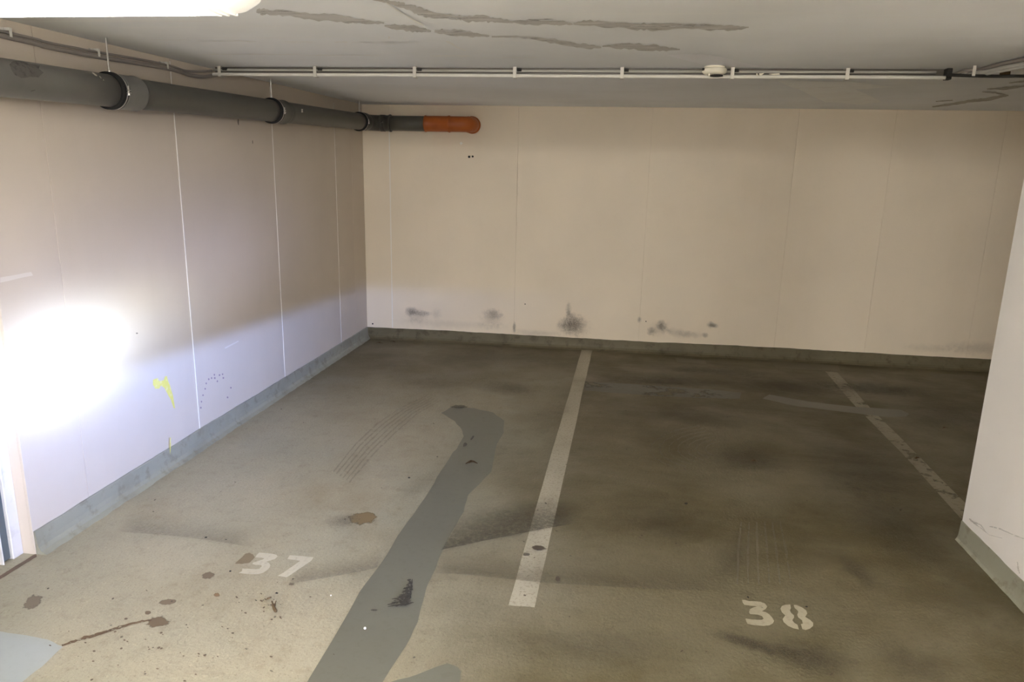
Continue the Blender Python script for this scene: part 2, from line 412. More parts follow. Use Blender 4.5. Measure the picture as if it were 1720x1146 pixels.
skirting('baseboard_back', (0.0, BACK, 0), (XR, BACK, 0), (0, -1, 0), 0.113, 'grey-green dirty mortar skirting along the back wall', 4, M_BASED)
skirting('baseboard_right', (PIERX, 1.55, 0), (PIERX, PY1, 0), (-1, 0, 0), 0.11, 'grey-green painted skirting on the white pier', 5, None, 0.3)

# door opening at the left edge
door = tag(empty('door_1', (-0.1, 2.57, 0)), 'white door jamb with a blue-grey steel door leaf standing open', kind='structure')
bm = bmesh.new(); box(bm, -0.20, -0.060, 2.575, YE - 0.0005, 0, 2.06, 0.003); keep(mesh_obj('door_jamb', bm, M_FRAME), door)
bm = bmesh.new(); box(bm, -1.10, -0.072, 2.530, 2.574, 0.008, 2.03, 0.003); keep(tag(mesh_obj('door_leaf', bm, M_DOOR), 'blue-grey painted steel door leaf'), door)
bm = bmesh.new(); box(bm, -0.088, -0.062, 2.524, 2.5295, 0.0, 2.03, 0.002); keep(mesh_obj('edge_strip', bm, M_FRAME), door)

# ------------------------------------------------------------------ marks on floor, walls and ceiling (children of them)
def flat(name, px, fn, off, mat, parent, jit=0.0, n=1, label=None):
    pts = dense(px, n, jit) if n > 1 else px
    bm = bmesh.new(); f = bm.faces.new([bm.verts.new(fn(*p) + off) for p in pts])
    bmesh.ops.triangulate(bm, faces=[f])
    o = mesh_obj(name, bm, mat, parent)
    if label: o['label'] = label
    return o
UPO = Vector((0, 0, 1))
LV = [0.0008]
def lift():
    LV[0] += 0.00004; return UPO * LV[0]
def blob(name, fn, off, c, rx, ry, ang, col, strength, parent, mat=None, label=None):
    bm = bmesh.new(); uvl = bm.loops.layers.uv.new('UVMap'); R, S = 5, 20
    ca, sa = math.cos(ang), math.sin(ang)
    def P(u, v): return fn(c[0] + rx * u * ca - ry * v * sa, c[1] + rx * u * sa + ry * v * ca) + off
    g = {}
    ctr = bm.verts.new(P(0, 0)); g[ctr] = (0, 0); prev = None
    for i in range(1, R + 1):
        ring = []
        for k in range(S):
            a = 2 * math.pi * k / S; u, v = i / R * math.cos(a), i / R * math.sin(a)
            w = bm.verts.new(P(u, v)); g[w] = (u, v); ring.append(w)
        for k in range(S):
            if prev is None: bm.faces.new((ctr, ring[k], ring[(k + 1) % S]))
            else: bm.faces.new((prev[k], ring[k], ring[(k + 1) % S], prev[(k + 1) % S]))
        prev = ring
    for f in bm.faces:
        for l in f.loops: l[uvl].uv = g[l.vert]
    o = mesh_obj(name, bm, mat or M_SOFT, parent); o.color = (*col, strength)
    if label: o['label'] = label
    return o
def ribbon(name, fn, off, pts, mat, parent, sub=5, jit=0.25, label=None):
    """pts: (px,py,halfwidth px) along a stroke"""
    P = []
    for a, b in zip(pts, pts[1:]):
        for k in range(sub):
            t = k / sub; P.append([a[i] + (b[i] - a[i]) * t for i in range(3)])
    P.append(list(pts[-1])); bm = bmesh.new(); prev = None
    for i, (x, y, w) in enumerate(P):
        x2, y2, _ = P[min(i + 1, len(P) - 1)]; x1, y1, _ = P[max(i - 1, 0)]
        dx, dy = x2 - x1, y2 - y1; L = math.hypot(dx, dy) or 1; nx, ny = -dy / L, dx / L
        wa = w * (1 + random.uniform(-jit, jit)); wb = w * (1 + random.uniform(-jit, jit))
        a = bm.verts.new(fn(x + nx * wa, y + ny * wa) + off); b = bm.verts.new(fn(x - nx * wb, y - ny * wb) + off)
        if prev: bm.faces.new((prev[0], prev[1], b, a))
        prev = (a, b)
    o = mesh_obj(name, bm, mat, parent)
    if label: o['label'] = label
    return o
def lap(name, fn, off, hard, soft, col, strength, parent):
    """dirt film with one crisp edge (hard) fading towards soft"""
    bm = bmesh.new(); uvl = bm.loops.layers.uv.new('UVMap'); g = {}; prev = None
    n = len(hard); V = 6; rows = []
    for i in range(n):
        row = []
        for k in range(V + 1):
            t = k / V; w = bm.verts.new(fn(hard[i][0] + (soft[i][0] - hard[i][0]) * t, hard[i][1] + (soft[i][1] - hard[i][1]) * t) + off)
            g[w] = (i / (n - 1), t); row.append(w)
        rows.append(row)
    for a, b in zip(rows, rows[1:]):
        for k in range(V): bm.faces.new((a[k], a[k + 1], b[k + 1], b[k]))
    for f in bm.faces:
        for l in f.loops: l[uvl].uv = g[l.vert]
    o = mesh_obj(name, bm, M_LAP, parent); o.color = (*col, strength); return o

def zz(x0, y0, s, pts): return [(x0 + x / s, y0 + y / s) for x, y in pts]

# grey repair strip through bay 37
strip = [(500, 1172), (516, 1146), (556, 1080), (605, 993), (640, 947), (667, 902), (695, 864), (723, 822), (741, 791), (759, 763), (769, 751), (779, 733), (775, 721), (764, 708), (741, 694),
         (759, 683), (797, 686), (828, 693), (847, 707), (846, 727), (835, 746), (830, 768), (825, 793), (812, 806), (786, 832), (779, 860), (758, 895), (741, 930), (727, 965), (716, 989), (702, 1045), (681, 1087), (643, 1146), (630, 1172)]
flat('repair_strip', strip, on_floor, lift(), M_GREY, floor, 0.8, 3, 'long grey paint repair strip across bay 37')
flat('repair_patch', [(640, 1165), (657, 1146), (700, 1134), (751, 1115), (768, 1121), (775, 1129), (772, 1146), (770, 1170)], on_floor, lift(), M_GREY, floor, 1.0, 3, 'grey paint patch at the bottom edge')
flat('repair_patch', [(-40, 1058), (0, 1061), (45, 1068), (80, 1075), (106, 1087), (70, 1121), (38, 1146), (10, 1175), (-40, 1175)], on_floor, lift(), M_PALE, floor, 0.8, 3, 'pale blue-grey paint patch in the lower left corner')
flat('repair_strip', [(980, 656), (983, 641), (1016, 643), (1110, 649), (1190, 654), (1245, 660), (1243, 670), (1180, 669), (1110, 666), (1040, 661)], on_floor, lift(), M_GREY2, floor, 0.5, 3, 'faded grey repair strip right of the middle line')
flat('repair_strip', [(1281, 670), (1292, 663), (1359, 675), (1437, 684), (1515, 689), (1527, 696), (1523, 700), (1489, 701), (1415, 692), (1340, 683)], on_floor, lift(), M_GREY, floor, 0.4, 3, 'grey repair strip crossing the far right line')
flat('primer_patch', [(1134, 601), (1184, 605), (1187, 612), (1137, 608)], on_floor, lift(), M_PRIMER, floor, 0.4, 2)
flat('primer_patch', [(1296, 607), (1345, 610), (1407, 614), (1412, 624), (1350, 621), (1303, 618)], on_floor, lift(), M_PRIMER, floor, 0.4, 2)
flat('primer_patch', [(1560, 627), (1654, 632), (1652, 639), (1568, 634)], on_floor, lift(), M_PRIMER, floor, 0.4, 2)
# bay lines
flat('bay_line', [(977, 587.5), (995, 588.5), (983, 640), (952, 780), (898, 1021), (854, 1017.5), (921, 780), (962, 640)], on_floor, lift(), M_LINE, floor, 0.5, 6, 'worn white line between bays 37 and 38')
flat('bay_line', [(1386, 624), (1407, 626), (1463, 686.5), (1489, 712.5), (1545, 768), (1621, 845), (1640, 870), (1618, 876), (1608, 865), (1526.5, 774), (1454, 700), (1437, 683)], on_floor, Vector((0, 0, 0.0007)), M_LINE2, floor, 0.4, 4, 'dirty white line right of bay 38')
# numbers
def number(pieces, label, mat):
    bm = bmesh.new(); off = lift()
    for px in pieces:
        f = bm.faces.new([bm.verts.new(on_floor(*p) + off) for p in px]); bmesh.ops.triangulate(bm, faces=[f])
    o = mesh_obj('bay_number', bm, mat, floor); o['label'] = label; return o
s37 = lambda p: zz(360, 880, 8.6, p); s38 = lambda p: zz(1220, 980, 9.556, p)
number([s37([(650, 420), (750, 428), (850, 440), (898, 452), (916, 478), (880, 510), (820, 532), (750, 552), (790, 572), (808, 600), (800, 632), (770, 668), (700, 715), (620, 735), (480, 730), (350, 715), (400, 690), (405, 650), (500, 655), (600, 662), (650, 652), (685, 622), (680, 600), (600, 597), (548, 588), (562, 566), (640, 540), (700, 520), (722, 502), (680, 494), (592, 488), (612, 455)]),
        s37([(1090, 458), (1260, 470), (1434, 488), (1400, 540), (1230, 655), (1050, 777), (915, 757), (1000, 708), (1120, 625), (1240, 540), (1150, 525), (1055, 514)])], 'white stencilled number 37 on the floor', M_NUM)
number([s38([(250, 270), (300, 274), (370, 292), (430, 292), (540, 300), (620, 330), (657, 380), (630, 420), (570, 455), (630, 468), (690, 505), (740, 560), (767, 610), (745, 650), (690, 680), (600, 690), (470, 680), (340, 660), (320, 620), (305, 572), (400, 583), (500, 592), (570, 592), (597, 575), (575, 535), (500, 507), (380, 500), (365, 470), (378, 420), (430, 395), (497, 375), (400, 366), (290, 352), (265, 320)]),
        s38([(1025, 345), (1037, 405), (1020, 440), (1040, 480), (1085, 520), (1087, 555), (1058, 598), (1090, 640), (1140, 670), (1165, 747), (1080, 730), (990, 690), (920, 630), (903, 580), (945, 520), (890, 470), (868, 410), (890, 370), (940, 350)]),
        s38([(1080, 352), (1130, 355), (1220, 395), (1280, 440), (1299, 490), (1265, 545), (1340, 590), (1393, 640), (1392, 690), (1340, 735), (1270, 757), (1220, 742), (1195, 660), (1227, 655), (1215, 600), (1150, 550), (1138, 510), (1155, 460), (1130, 430), (1095, 400)])], 'white stencilled number 38 on the floor', M_NUM2)
# threshold joint at the door
flat('floor_joint', [(61, 931), (54, 934), (0, 968), (-60, 1006), (-60, 1012), (0, 974), (40, 949), (62, 936)], on_floor, lift(), M_SEAM, floor, 0.5, 4)
# stains
BR = (0.20, 0.145, 0.075); DK = (0.075, 0.06, 0.042); SOOT = (0.055, 0.05, 0.045)
def fst(c, rx, ry, ang, col, s, m=None, name='floor_stain'): return blob(name, on_floor, lift(), c, rx, ry, ang, col, s, floor, m)
flat('wet_stain', s37([(300, 582), (330, 548), (400, 490), (450, 435), (500, 424), (560, 446), (585, 490), (560, 520), (510, 566), (400, 586)]), on_floor, lift(), mat_paint('brown_stain', (0.21, 0.165, 0.10), (0.18, 0.14, 0.085), 0.6), floor, 0.3, 3)
fst((610, 871), 36, 15, -0.1, BR, 1.0, M_SPOT); fst((575, 876), 40, 16, -0.1, (0.22, 0.19, 0.14), 0.5)
fst((265, 1046), 30, 13, -0.15, (0.17, 0.12, 0.07), 0.9, M_SPOT); fst((282, 1012), 22, 7, -0.1, (0.19, 0.14, 0.09), 0.9, M_SPOT); fst((350, 967), 18, 8, -0.2, (0.20, 0.15, 0.10), 0.8, M_SPOT)
fst((248, 1030), 9, 5, 0, (0.17, 0.12, 0.07), 0.9, M_SPOT); fst((364, 1000), 8, 5, 0, (0.20, 0.12, 0.06), 1.0, M_SPOT); fst((56, 1012), 26, 14, -0.5, (0.20, 0.16, 0.11), 0.85, M_SPOT); fst((490, 982), 7, 3, 0, (0.16, 0.12, 0.08), 0.9, M_SPOT)
ribbon('crack', on_floor, lift(), [(104, 1085, 1.3), (130, 1076, 2.2), (150, 1070, 2.6), (185, 1060, 2.0), (205, 1053, 2.5), (235, 1045, 2.0), (255, 1042, 1)], mat_paint('crack_dirt', (0.13, 0.085, 0.05), (0.19, 0.14, 0.09), 0.9, 0.8, 50, holes=40), floor, 5, 0.5, 'thin dark crack in the floor')
rnd = random.Random(11)
for i in range(46):
    c = (rnd.gauss(250, 75), rnd.gauss(1085, 26)); s = rnd.uniform(1.6, 4.5)
    if c[0] < 90 or c[1] > 1146 or c[1] < 1000: continue
    fst(c, s, s * 0.55, rnd.uniform(-.6, .6), (0.15, 0.105, 0.065), rnd.uniform(0.6, 1), M_SPOT, 'dirt_speck')
for i in range(20):
    c = (rnd.gauss(450, 28), rnd.gauss(1022, 20)); s = rnd.uniform(1.5, 4.0)
    fst(c, s, s * 0.55, rnd.uniform(-.6, .6), (0.13, 0.09, 0.055), rnd.uniform(0.6, 1), M_SPOT, 'dirt_speck')
for i in range(90):
    c = (rnd.uniform(60, 1650), rnd.uniform(640, 1140)); s = rnd.uniform(1.4, 3.6) * (0.5 + (c[1] - 600) / 700)
    if c[0] < 60 + (930 - c[1]) * 1.56 + 25 or c[0] > 1600 - (c[1] < 900) * 40: continue
    fst(c, s, s * 0.5, rnd.uniform(-.6, .6), (0.10, 0.075, 0.045), rnd.uniform(0.5, 1), M_SPOT, 'dirt_speck')
# soot and scuff in the grey strip
M_SCRUB = mat_paint('soot_scrub', (0.045, 0.04, 0.033), (0.09, 0.085, 0.07), 0.8, 0.7, 60, holes=70)
rs = random.Random(21)
for i in range(15):
    t = i / 14; y = 977 + 42 * t; cxp = 690 - 14 * t + rs.uniform(-3, 3); hw = 3 + 22 * t ** 1.3 + rs.uniform(-3, 3)
    ribbon('scuff_mark', on_floor, lift(), [(cxp - hw, y + hw * .12, .4), (cxp - hw * .3, y + rs.uniform(-1, 1), 1.7), (cxp + hw * .2, y - hw * .05, 1.9), (cxp + hw * .6, y - hw * .14, .5)], M_SCRUB, floor, 4, .6)
ribbon('scuff_mark', on_floor, lift(), [(692.5, 976, .6), (690, 990, 2.6), (686, 1003, 4.0), (683, 1014, 3.0)], M_SCRUB, floor, 5, .5)
for c, rx, ry, a, s in (((628, 1028), 9, 2.5, 0, 0.7), ((781, 749), 6, 4, -0.9, 0.8), ((793, 738), 7, 2.5, -0.9, 0.8), ((771, 685), 22, 4, 0, 0.6)):
    fst(c, rx, ry, a, (0.06, 0.055, 0.045), s, M_SPOT, 'scuff_mark')
for c, rx, ry, s in (((905, 923), 18, 6, 0.9), ((884, 934), 11, 4, 0.7), ((937, 976), 6, 7, 0.9)):
    fst(c, rx, ry, 0, (0.09, 0.07, 0.05), s, M_SPOT, 'scuff_mark')
# dark oily areas
for c, rx, ry, a, s in (((1360, 1108), 105, 34, 0.22, 0.95), ((1260, 1084), 90, 14, 0.28, 0.9), ((1440, 962), 60, 18, 0.6, 0.65), ((860, 655), 60, 16, 0.1, 0.6), ((1260, 775), 90, 26, 0.1, 0.6), ((1500, 890), 150, 60, 0.5, 0.55),
                        ((1450, 790), 130, 60, 0.3, 0.5), ((1590, 700), 90, 30, 0.1, 0.6), ((1120, 640), 120, 14, 0.05, 0.7), ((1330, 650), 130, 18, 0.08, 0.7), ((1480, 655), 110, 14, 0.1, 0.7), ((1200, 625), 130, 9, 0.06, 0.6),
                        ((870, 870), 90, 30, -0.15, 0.45), ((1110, 880), 120, 40, 0.1, 0.45), ((1000, 1090), 190, 40, 0.05, 0.4), ((700, 820), 60, 20, -0.5, 0.3), ((1530, 1120), 110, 40, 0.5, 0.5), ((1230, 940), 40, 60, 0.5, 0.4),
                        ((830, 600), 110, 20, 0.05, 0.35), ((740, 640), 90, 20, 0, 0.35), ((1150, 700), 150, 22, 0.05, 0.4)):
    fst(c, rx, ry, a, DK, s * (0.62 if ry > 15 else 0.8), None, 'oil_stain')
# films of dirt with crisp lower edges (areas that were washed in front of them)
lap('dirt_film', on_floor, lift(), [(188, 896), (240, 899), (286, 903), (331, 908), (380, 915), (430, 924)], [(215, 855), (260, 862), (310, 868), (355, 872), (400, 880), (445, 892)], (0.22, 0.20, 0.15), 0.30, floor)
lap('dirt_film', on_floor, lift(), [(478, 990), (500, 982), (560, 972), (622, 960), (640, 955)], [(500, 950), (520, 944), (575, 936), (632, 925), (650, 920)], (0.20, 0.17, 0.12), 0.38, floor)
lap('dirt_film', on_floor, lift(), [(738, 930), (744, 926), (780, 919), (814, 911), (850, 904), (884, 897), (932, 888), (980, 880)], [(775, 858), (790, 850), (820, 845), (850, 842), (880, 838), (910, 835), (950, 832), (990, 830)], (0.10, 0.085, 0.055), 0.62, floor)
lap('dirt_film', on_floor, lift(), [(722, 966), (760, 967), (800, 970), (908, 982), (1023, 989), (1130, 994), (1240, 996)], [(740, 930), (770, 930), (810, 932), (910, 936), (1030, 940), (1130, 945), (1240, 950)], (0.13, 0.105, 0.065), 0.36, floor)
# tyre marks: fine parallel arcs
M_TYRE = mat_paint('tyre_mark', (0.17, 0.145, 0.10), (0.24, 0.21, 0.15), 0.8, 0.6, 20, holes=16, opac=0.28)
for k in range(6):
    o = k * 6.0
    ribbon('tyre_mark', on_floor, lift(), [(560 + o * 0.9, 795 + o * 0.6, 1.1), (598 + o, 748 + o * .55, 1.2), (634 + o, 714 + o * .5, 1.0), (672 + o * .9, 688 + o * .35, 0.8), (716 + o * .8, 667 + o * .25, 0.5)], M_TYRE, floor, 6, 0.5)
M_TYRE2 = mat_paint('tyre_mark_light', (0.21, 0.185, 0.125), (0.17, 0.14, 0.09), 0.8, 0.6, 20, holes=30, opac=0.35)
for k in range(7):
    r = 24 + k * 9
    ribbon('tyre_mark', on_floor, lift(), [(1225 - r * 1.7 * math.cos(t), 745 - r * 0.55 * math.sin(t) + 12, 0.8) for t in [-0.9 + 0.26 * j for j in range(9)]], M_TYRE2, floor, 3, 0.5)
for k in range(6):
    ribbon('tyre_mark', on_floor, lift(), [(1245 + k * 13, 880, 1.2), (1240 + k * 16, 930, 2.0), (1238 + k * 18, 985, 1.0)], M_TYRE2, floor, 4, 0.5)

# back wall: mould blotches, holes
OB = Vector((0, -0.0012, 0))
def bst(c, rx, ry, a, s, col=SOOT, name='mould_stain'):
    OB.y -= 0.00004; return blob(name, on_back, OB.copy(), c, rx, ry, a, col, s, wall_back)
for c, rx, ry, a, s in (((690, 523), 12, 11, 0, 0.75), ((706, 526), 24, 7, 0.1, 0.55), ((700, 530), 26, 16, 0.1, 0.35), ((733, 527), 12, 12, 0, 0.3), ((828, 528), 20, 12, 0.1, 0.55), ((826, 535), 28, 22, 0, 0.3),
                        ((955, 523), 7, 22, 0, 0.75), ((962, 545), 24, 24, 0, 0.85), ((966, 548), 36, 26, 0.1, 0.5), ((945, 548), 16, 12, 0, 0.4), ((1074, 537), 5, 7, 0, 0.8), ((1111, 547), 12, 12, 0, 0.85), ((1094, 557), 10, 9, 0, 0.75), ((1108, 552), 24, 18, -0.3, 0.35),
                        ((1194, 546), 9, 8, 0, 1.0), ((1201, 547), 9, 6, 0, 0.7), ((1184, 563), 8, 6, 0, 0.6), ((1140, 560), 34, 10, 0.2, 0.45), ((1165, 562), 26, 8, 0.1, 0.3), ((864, 550), 4, 12, 0, 0.8), ((760, 545), 130, 10, 0.05, 0.22), ((1640, 585), 70, 16, 0.05, 0.4), ((1560, 585), 60, 10, 0.05, 0.25), ((900, 560), 60, 8, 0.05, 0.3)):
    bst(c, rx, ry, a, s * 0.62, (0.16, 0.135, 0.12))
for c, r in (((788, 263.5), 2.0), ((794, 263), 1.7), ((882, 511), 1.0), ((1085, 540), 1.0), ((626, 544), 1.4)):
    p = on_back(*c); bm = bmesh.new(); tube(bm, [p + Vector((0, -0.0006, 0)), p + Vector((0, -0.0016, 0))], r * 0.0059, 10); mesh_obj('wall_hole', bm, M_BLACK, wall_back)
flat('paint_fleck', zz(560, 150, 5.733, [(1215, 520), (1230, 505), (1247, 520), (1230, 538)]), on_back, Vector((0, -0.0015, 0)), M_PEBBLE, wall_back)
# left wall: yellow splash, smears, specks
OL = Vector((0.0012, 0, 0))
q = lambda p: zz(0, 300, 2.774, p)
flat('yellow_splash', q([(712, 938), (735, 930), (742, 945), (762, 940), (768, 922), (777, 920), (783, 945), (795, 975), (805, 1010), (815, 1072), (808, 1068), (795, 1030), (778, 1000), (765, 975), (748, 965), (742, 980), (722, 980), (712, 962)]), on_left, OL, M_YELLOW, wall_left, 0.4, 2, 'yellow paint splash on the left wall')
flat('white_smear', [(0, 466), (30, 461), (52, 457), (55, 463), (30, 468), (0, 475)], on_left, OL, M_WHITESM, wall_left, 0.5, 2)
flat('white_smear', q([(1045, 788), (1110, 755), (1112, 760), (1050, 793)]), on_left, OL, M_WHITESM, wall_left)
for x, y in ((960, 955), (972, 935), (985, 930), (998, 915), (1000, 930), (1022, 916), (1036, 912), (1040, 930), (955, 980), (945, 1010), (938, 1040), (935, 1068), (1075, 975), (1060, 1020), (1012, 945)):
    c = q([(x, y)])[0]; blob('paint_speck', on_left, OL, c, 1.8, 2.3, 0, (0.35, 0.25, 0.30), 0.9, wall_left, M_SPOT)
for c, rx, ry in (((400, 205), 2, 8), ((424, 239), 1, 5), ((230, 560), 3, 2)):
    blob('wall_scuff', on_left, OL, c, rx, ry, 0, (0.3, 0.26, 0.2), 0.7, wall_left, M_SPOT)
flat('yellow_drip', [(282, 735), (283.6, 735), (283, 757), (282, 764), (281.6, 750)], on_left, Vector((0.0135, 0, 0)), M_YELLOW, wall_left)
# pier scuffs
OP = Vector((-0.0012, 0, 0))
w = lambda p: zz(1100, 780, 2.774, p)
M_SCUFF = mat_paint('pier_scuff', (0.52, 0.47, 0.41), (0.66, 0.62, 0.56), 0.9, 0.6, 30, holes=30, opac=0.35)
for pts in ([(1465, 255, 1), (1490, 272, 2.2), (1520, 283, 1.2), (1545, 320, .6)], [(1560, 290, 1), (1610, 302, 1.8), (1660, 325, 1.2), (1720, 348, 1)], [(1470, 262, .6), (1510, 290, 1.2), (1560, 330, .8), (1620, 345, .5)], [(1690, 455, 1), (1695, 490, 2), (1700, 510, 1)]):
    ribbon('wall_scuff', on_pier, OP, [(1100 + a / 2.774, 780 + b / 2.774, c * 0.8) for a, b, c in pts], M_SCUFF, pier, 4, 0.5)

# ceiling: putty strokes over cracks, white patch, board scratches
DN = Vector((0, 0, -0.0012))
def dn():
    DN.z -= 0.00005; return DN.copy()
strokes = [
 [(431, 17, 3), (441, 19, 5), (453, 20, 4), (480, 21, 5), (520, 27, 5.5), (560, 30, 6), (593, 34, 5), (620, 37, 3.5), (645, 38, 1)],
 [(646, 43, 1.5), (667, 45, 4.5), (694, 48, 5), (712, 50, 3.5), (724, 52, 1)], [(730, 52, 2), (745, 53, 4.5), (774, 55, 5.5), (800, 58, 3.5), (822, 60, 1)],
 [(826, 61, 1), (859, 61, 1.5), (897, 64, 2), (932, 69, 4), (964, 75, 4), (990, 78, 3.6), (1010, 79, 1)], [(1012, 77, 1), (1035, 77, 3.5), (1057, 77.5, 4.8), (1097, 80, 5.5), (1125, 82, 3), (1142, 82.5, 0.8)],
 [(625, -2, 1), (650, 2, 2.5), (667, 5, 3), (680, 6, 2)], [(662, 8, 1), (689, 12, 5), (705, 18, 6), (721, 24, 5), (756, 28, 4), (775, 30, 4)], [(768, 29, 2), (788, 31, 5), (817, 31, 5.5), (835, 33, 4), (862, 36.5, 1.5)],
 [(858, 36, 1.5), (897, 36.5, 5), (932, 36, 5.5), (950, 38, 3), (962, 40, 1)], [(963, 39, 1.5), (985, 38, 4.5), (1017, 39.5, 5), (1071, 44, 5.5), (1097, 44, 6), (1151, 44, 4), (1204, 45.5, 5), (1235, 47, 4), (1258, 45, 0.5)]]
for s in strokes: ribbon('crack_repair', on_ceil, dn(), s, M_PUTTY, ceiling, 5, 0.35)
flat('white_patch', [(1120, 92), (1151, 90), (1186, 91), (1210, 95), (1231, 100), (1260, 107), (1287, 113), (1240, 113), (1191, 111), (1160, 103)], on_ceil, dn(), M_WPATCH, ceiling, 0.4, 3)
flat('pale_patch', zz(1260, 0, 3.739, [(160, 500), (420, 510), (640, 510), (900, 545), (660, 560), (830, 640), (700, 655), (470, 640), (330, 570), (220, 530)]), on_ceil, dn(), mat_paint('pale_patch', (0.95, 0.96, 0.94), (0.88, 0.88, 0.86), 0.8, 0.6, 8), ceiling, 0.5, 3)
for s in ([(1566, 179, 1), (1590, 176, 2), (1620, 171, 2.2), (1648, 167, 2), (1660, 165, 1)], [(1640, 170, 1), (1665, 165, 3.2), (1690, 160, 2), (1692, 159, .6)], [(1650, 154, .8), (1672, 155, 1.4), (1694, 160, 1.2)], [(1658, 149, .8), (1690, 148, 2.5), (1720, 144, 1.5), (1740, 142, 1)], [(1695, 139, .8), (1720, 136, 1.5), (1745, 134, 1)], [(1572, 170, .8), (1600, 168, .8)]):
    ribbon('crack_repair', on_ceil, dn(), s, M_PUTTYD, ceiling, 5, 0.3)
rnd = random.Random(5)
for x0, x1, y, w_ in ((330, 505, 90.5, .5), (505, 640, 92, .45), (722, 793, 93, .7), (560, 585, 70, .7), (470, 530, 69.5, .4), (590, 700, 70.5, .35), (836, 905, 96, .35), (410, 430, 69, .5), (838, 884, 150, .35), (700, 760, 150, .3), (330, 420, 68, .4), (250, 320, 66, .3), (640, 668, 73, .3)):
    ribbon('board_scratch', on_ceil, dn(), [(x0 + (x1 - x0) * i / 6, y + rnd.uniform(-.3, .3), w_ if 0 < i < 6 else 0.15) for i in range(7)], M_SCRATCH, ceiling, 3, 0.7)
for pts in ([(648, 3, 1.0), (668, 16, 1.2), (690, 30, 1.0), (702, 37, 2.0), (712, 42, 0.8)], [(748, 68, .6), (754, 70, 1.6), (768, 78, .8), (782, 84, .8)], [(672, 20, 2), (676, 21, 1.2)], [(652, 62, 1.5), (655, 62, 1)]):
    ribbon('board_scratch', on_ceil, dn(), pts, M_SCRATCH, ceiling, 4, 0.5)

# ------------------------------------------------------------------ drain pipe
PR, PX = 0.0735, 0.125
def pz(y): return 2.053 + 0.0265 * (y - 2.7)
def cyl_hit(px, py, rr):
    """point of the near side of the left pipe under a pixel"""
    d = ray(px, py).normalized()
    # iterate: axis (PX, y, pz(y))
    y = 3.0
    for _ in range(8):
        ox, oz = CAM.x - PX, CAM.z - pz(y); a = d.x ** 2 + d.z ** 2; b = ox * d.x + oz * d.z; c = ox * ox + oz * oz - rr * rr
        disc = max(0.0, b * b - a * c); t = (-b - math.sqrt(disc)) / a; y = CAM.y + d.y * t
    return CAM + d * t
def axis_y(px, py):
    p = on_left(px, py, PX + PR); return p.y
pipe = tag(empty('drain_pipe', (PX, 4.0, 0)), 'grey plastic drain pipe with orange end bend along the left and back walls', 'pipe')
def run(name, y0, y1, r0, mat, rads=None, label=None):
    bm = bmesh.new()
    ys = [y0 + (y1 - y0) * i / 12 for i in range(13)]
    tube(bm, [(PX, y, pz(y)) for y in ys], r0, 40)
    o = keep(mesh_obj(name, bm, mat, None, True), pipe)
    if label: o['label'] = label
    return o
def lathe_y(name, prof, mat, n=40, parent=pipe):
    """prof: (y, r) closed ring profile around the pipe axis"""
    bm = bmesh.new(); tube(bm, [(PX, y, pz(y)) for y, r in prof], [r for y, r in prof], n, True)
    o = mesh_obj(name, bm, mat, None, True); return keep(o, parent) if parent else o
def socket(y, L, mat):
    e = PR
    return lathe_y('pipe_socket', [(y, e + .001), (y + .002, e + .0065), (y + .006, e + .0085), (y + .012, e + .0085), (y + .03, e + .0075), (y + L - .028, e + .0075), (y + L - .022, e + .010), (y + L - .012, e + .010), (y + L - .006, e + .006), (y + L, e + .001)], mat)
def clamp(y, rod_top=True):
    c = lathe_y('pipe_clamp', [(y - .010, PR + .0005), (y - .0095, PR + .010), (y - .008, PR + .0125), (y + .028, PR + .0125), (y + .030, PR + .008), (y + .031, PR + .0005)], M_RUBBER)
    yc = y + .0185
    bm = bmesh.new(); tube(bm, [(PX, yc - .004, pz(yc)), (PX, yc + .004, pz(yc))], PR + .0138, 40); b = keep(mesh_obj('steel_band', bm, M_STEEL, None, True), pipe)
    # lug with screw on the room side
    z = pz(yc); xs = PX + PR + .006
    bm = bmesh.new(); box(bm, xs, xs + .018, yc - .008, yc + .010, z + .002, z + .006, .001); box(bm, xs, xs + .018, yc - .008, yc + .010, z - .010, z - .006, .001)
    tube(bm, [(xs + .011, yc, z - .016), (xs + .011, yc, z + .024)], .0032, 8); tube(bm, [(xs + .011, yc, z - .019), (xs + .011, yc, z - .010)], .0062, 6)
    keep(mesh_obj('clamp_screw', bm, M_STEEL), pipe)
    bm = bmesh.new(); tube(bm, [(PX, yc, pz(yc) + PR), (PX, yc, ceil_z(yc) - 0.001)], .0042, 8); tube(bm, [(PX, yc, pz(yc) + PR + .004), (PX, yc, pz(yc) + PR + .016)], .008, 6)
    keep(mesh_obj('hanger_rod', bm, M_STEEL), pipe)
c1, c2, c3 = axis_y(208, 146), axis_y(473, 182), axis_y(616, 198)
print('clamps', c1, c2, c3)
CY = BACK - 0.125   # axis of the run along the back wall
c3 = min(c3, CY - 0.20)
run('pipe_length', -2.0, c1 + 0.05, PR, M_PIPE, label='grey plastic pipe length nearest the camera')
clamp(c1 - .01); socket(c1 + .030, 0.155, M_PIPE)
run('pipe_length', c1 + 0.12, c2 + 0.04, PR, M_PIPE2); clamp(c2 - .01); socket(c2 + .028, 0.15, M_PIPE2)
run('pipe_length', c2 + 0.10, c3 + 0.05, PR, M_PIPE2); clamp(c3 - .01)
ZB = pz(CY); RB = 0.070
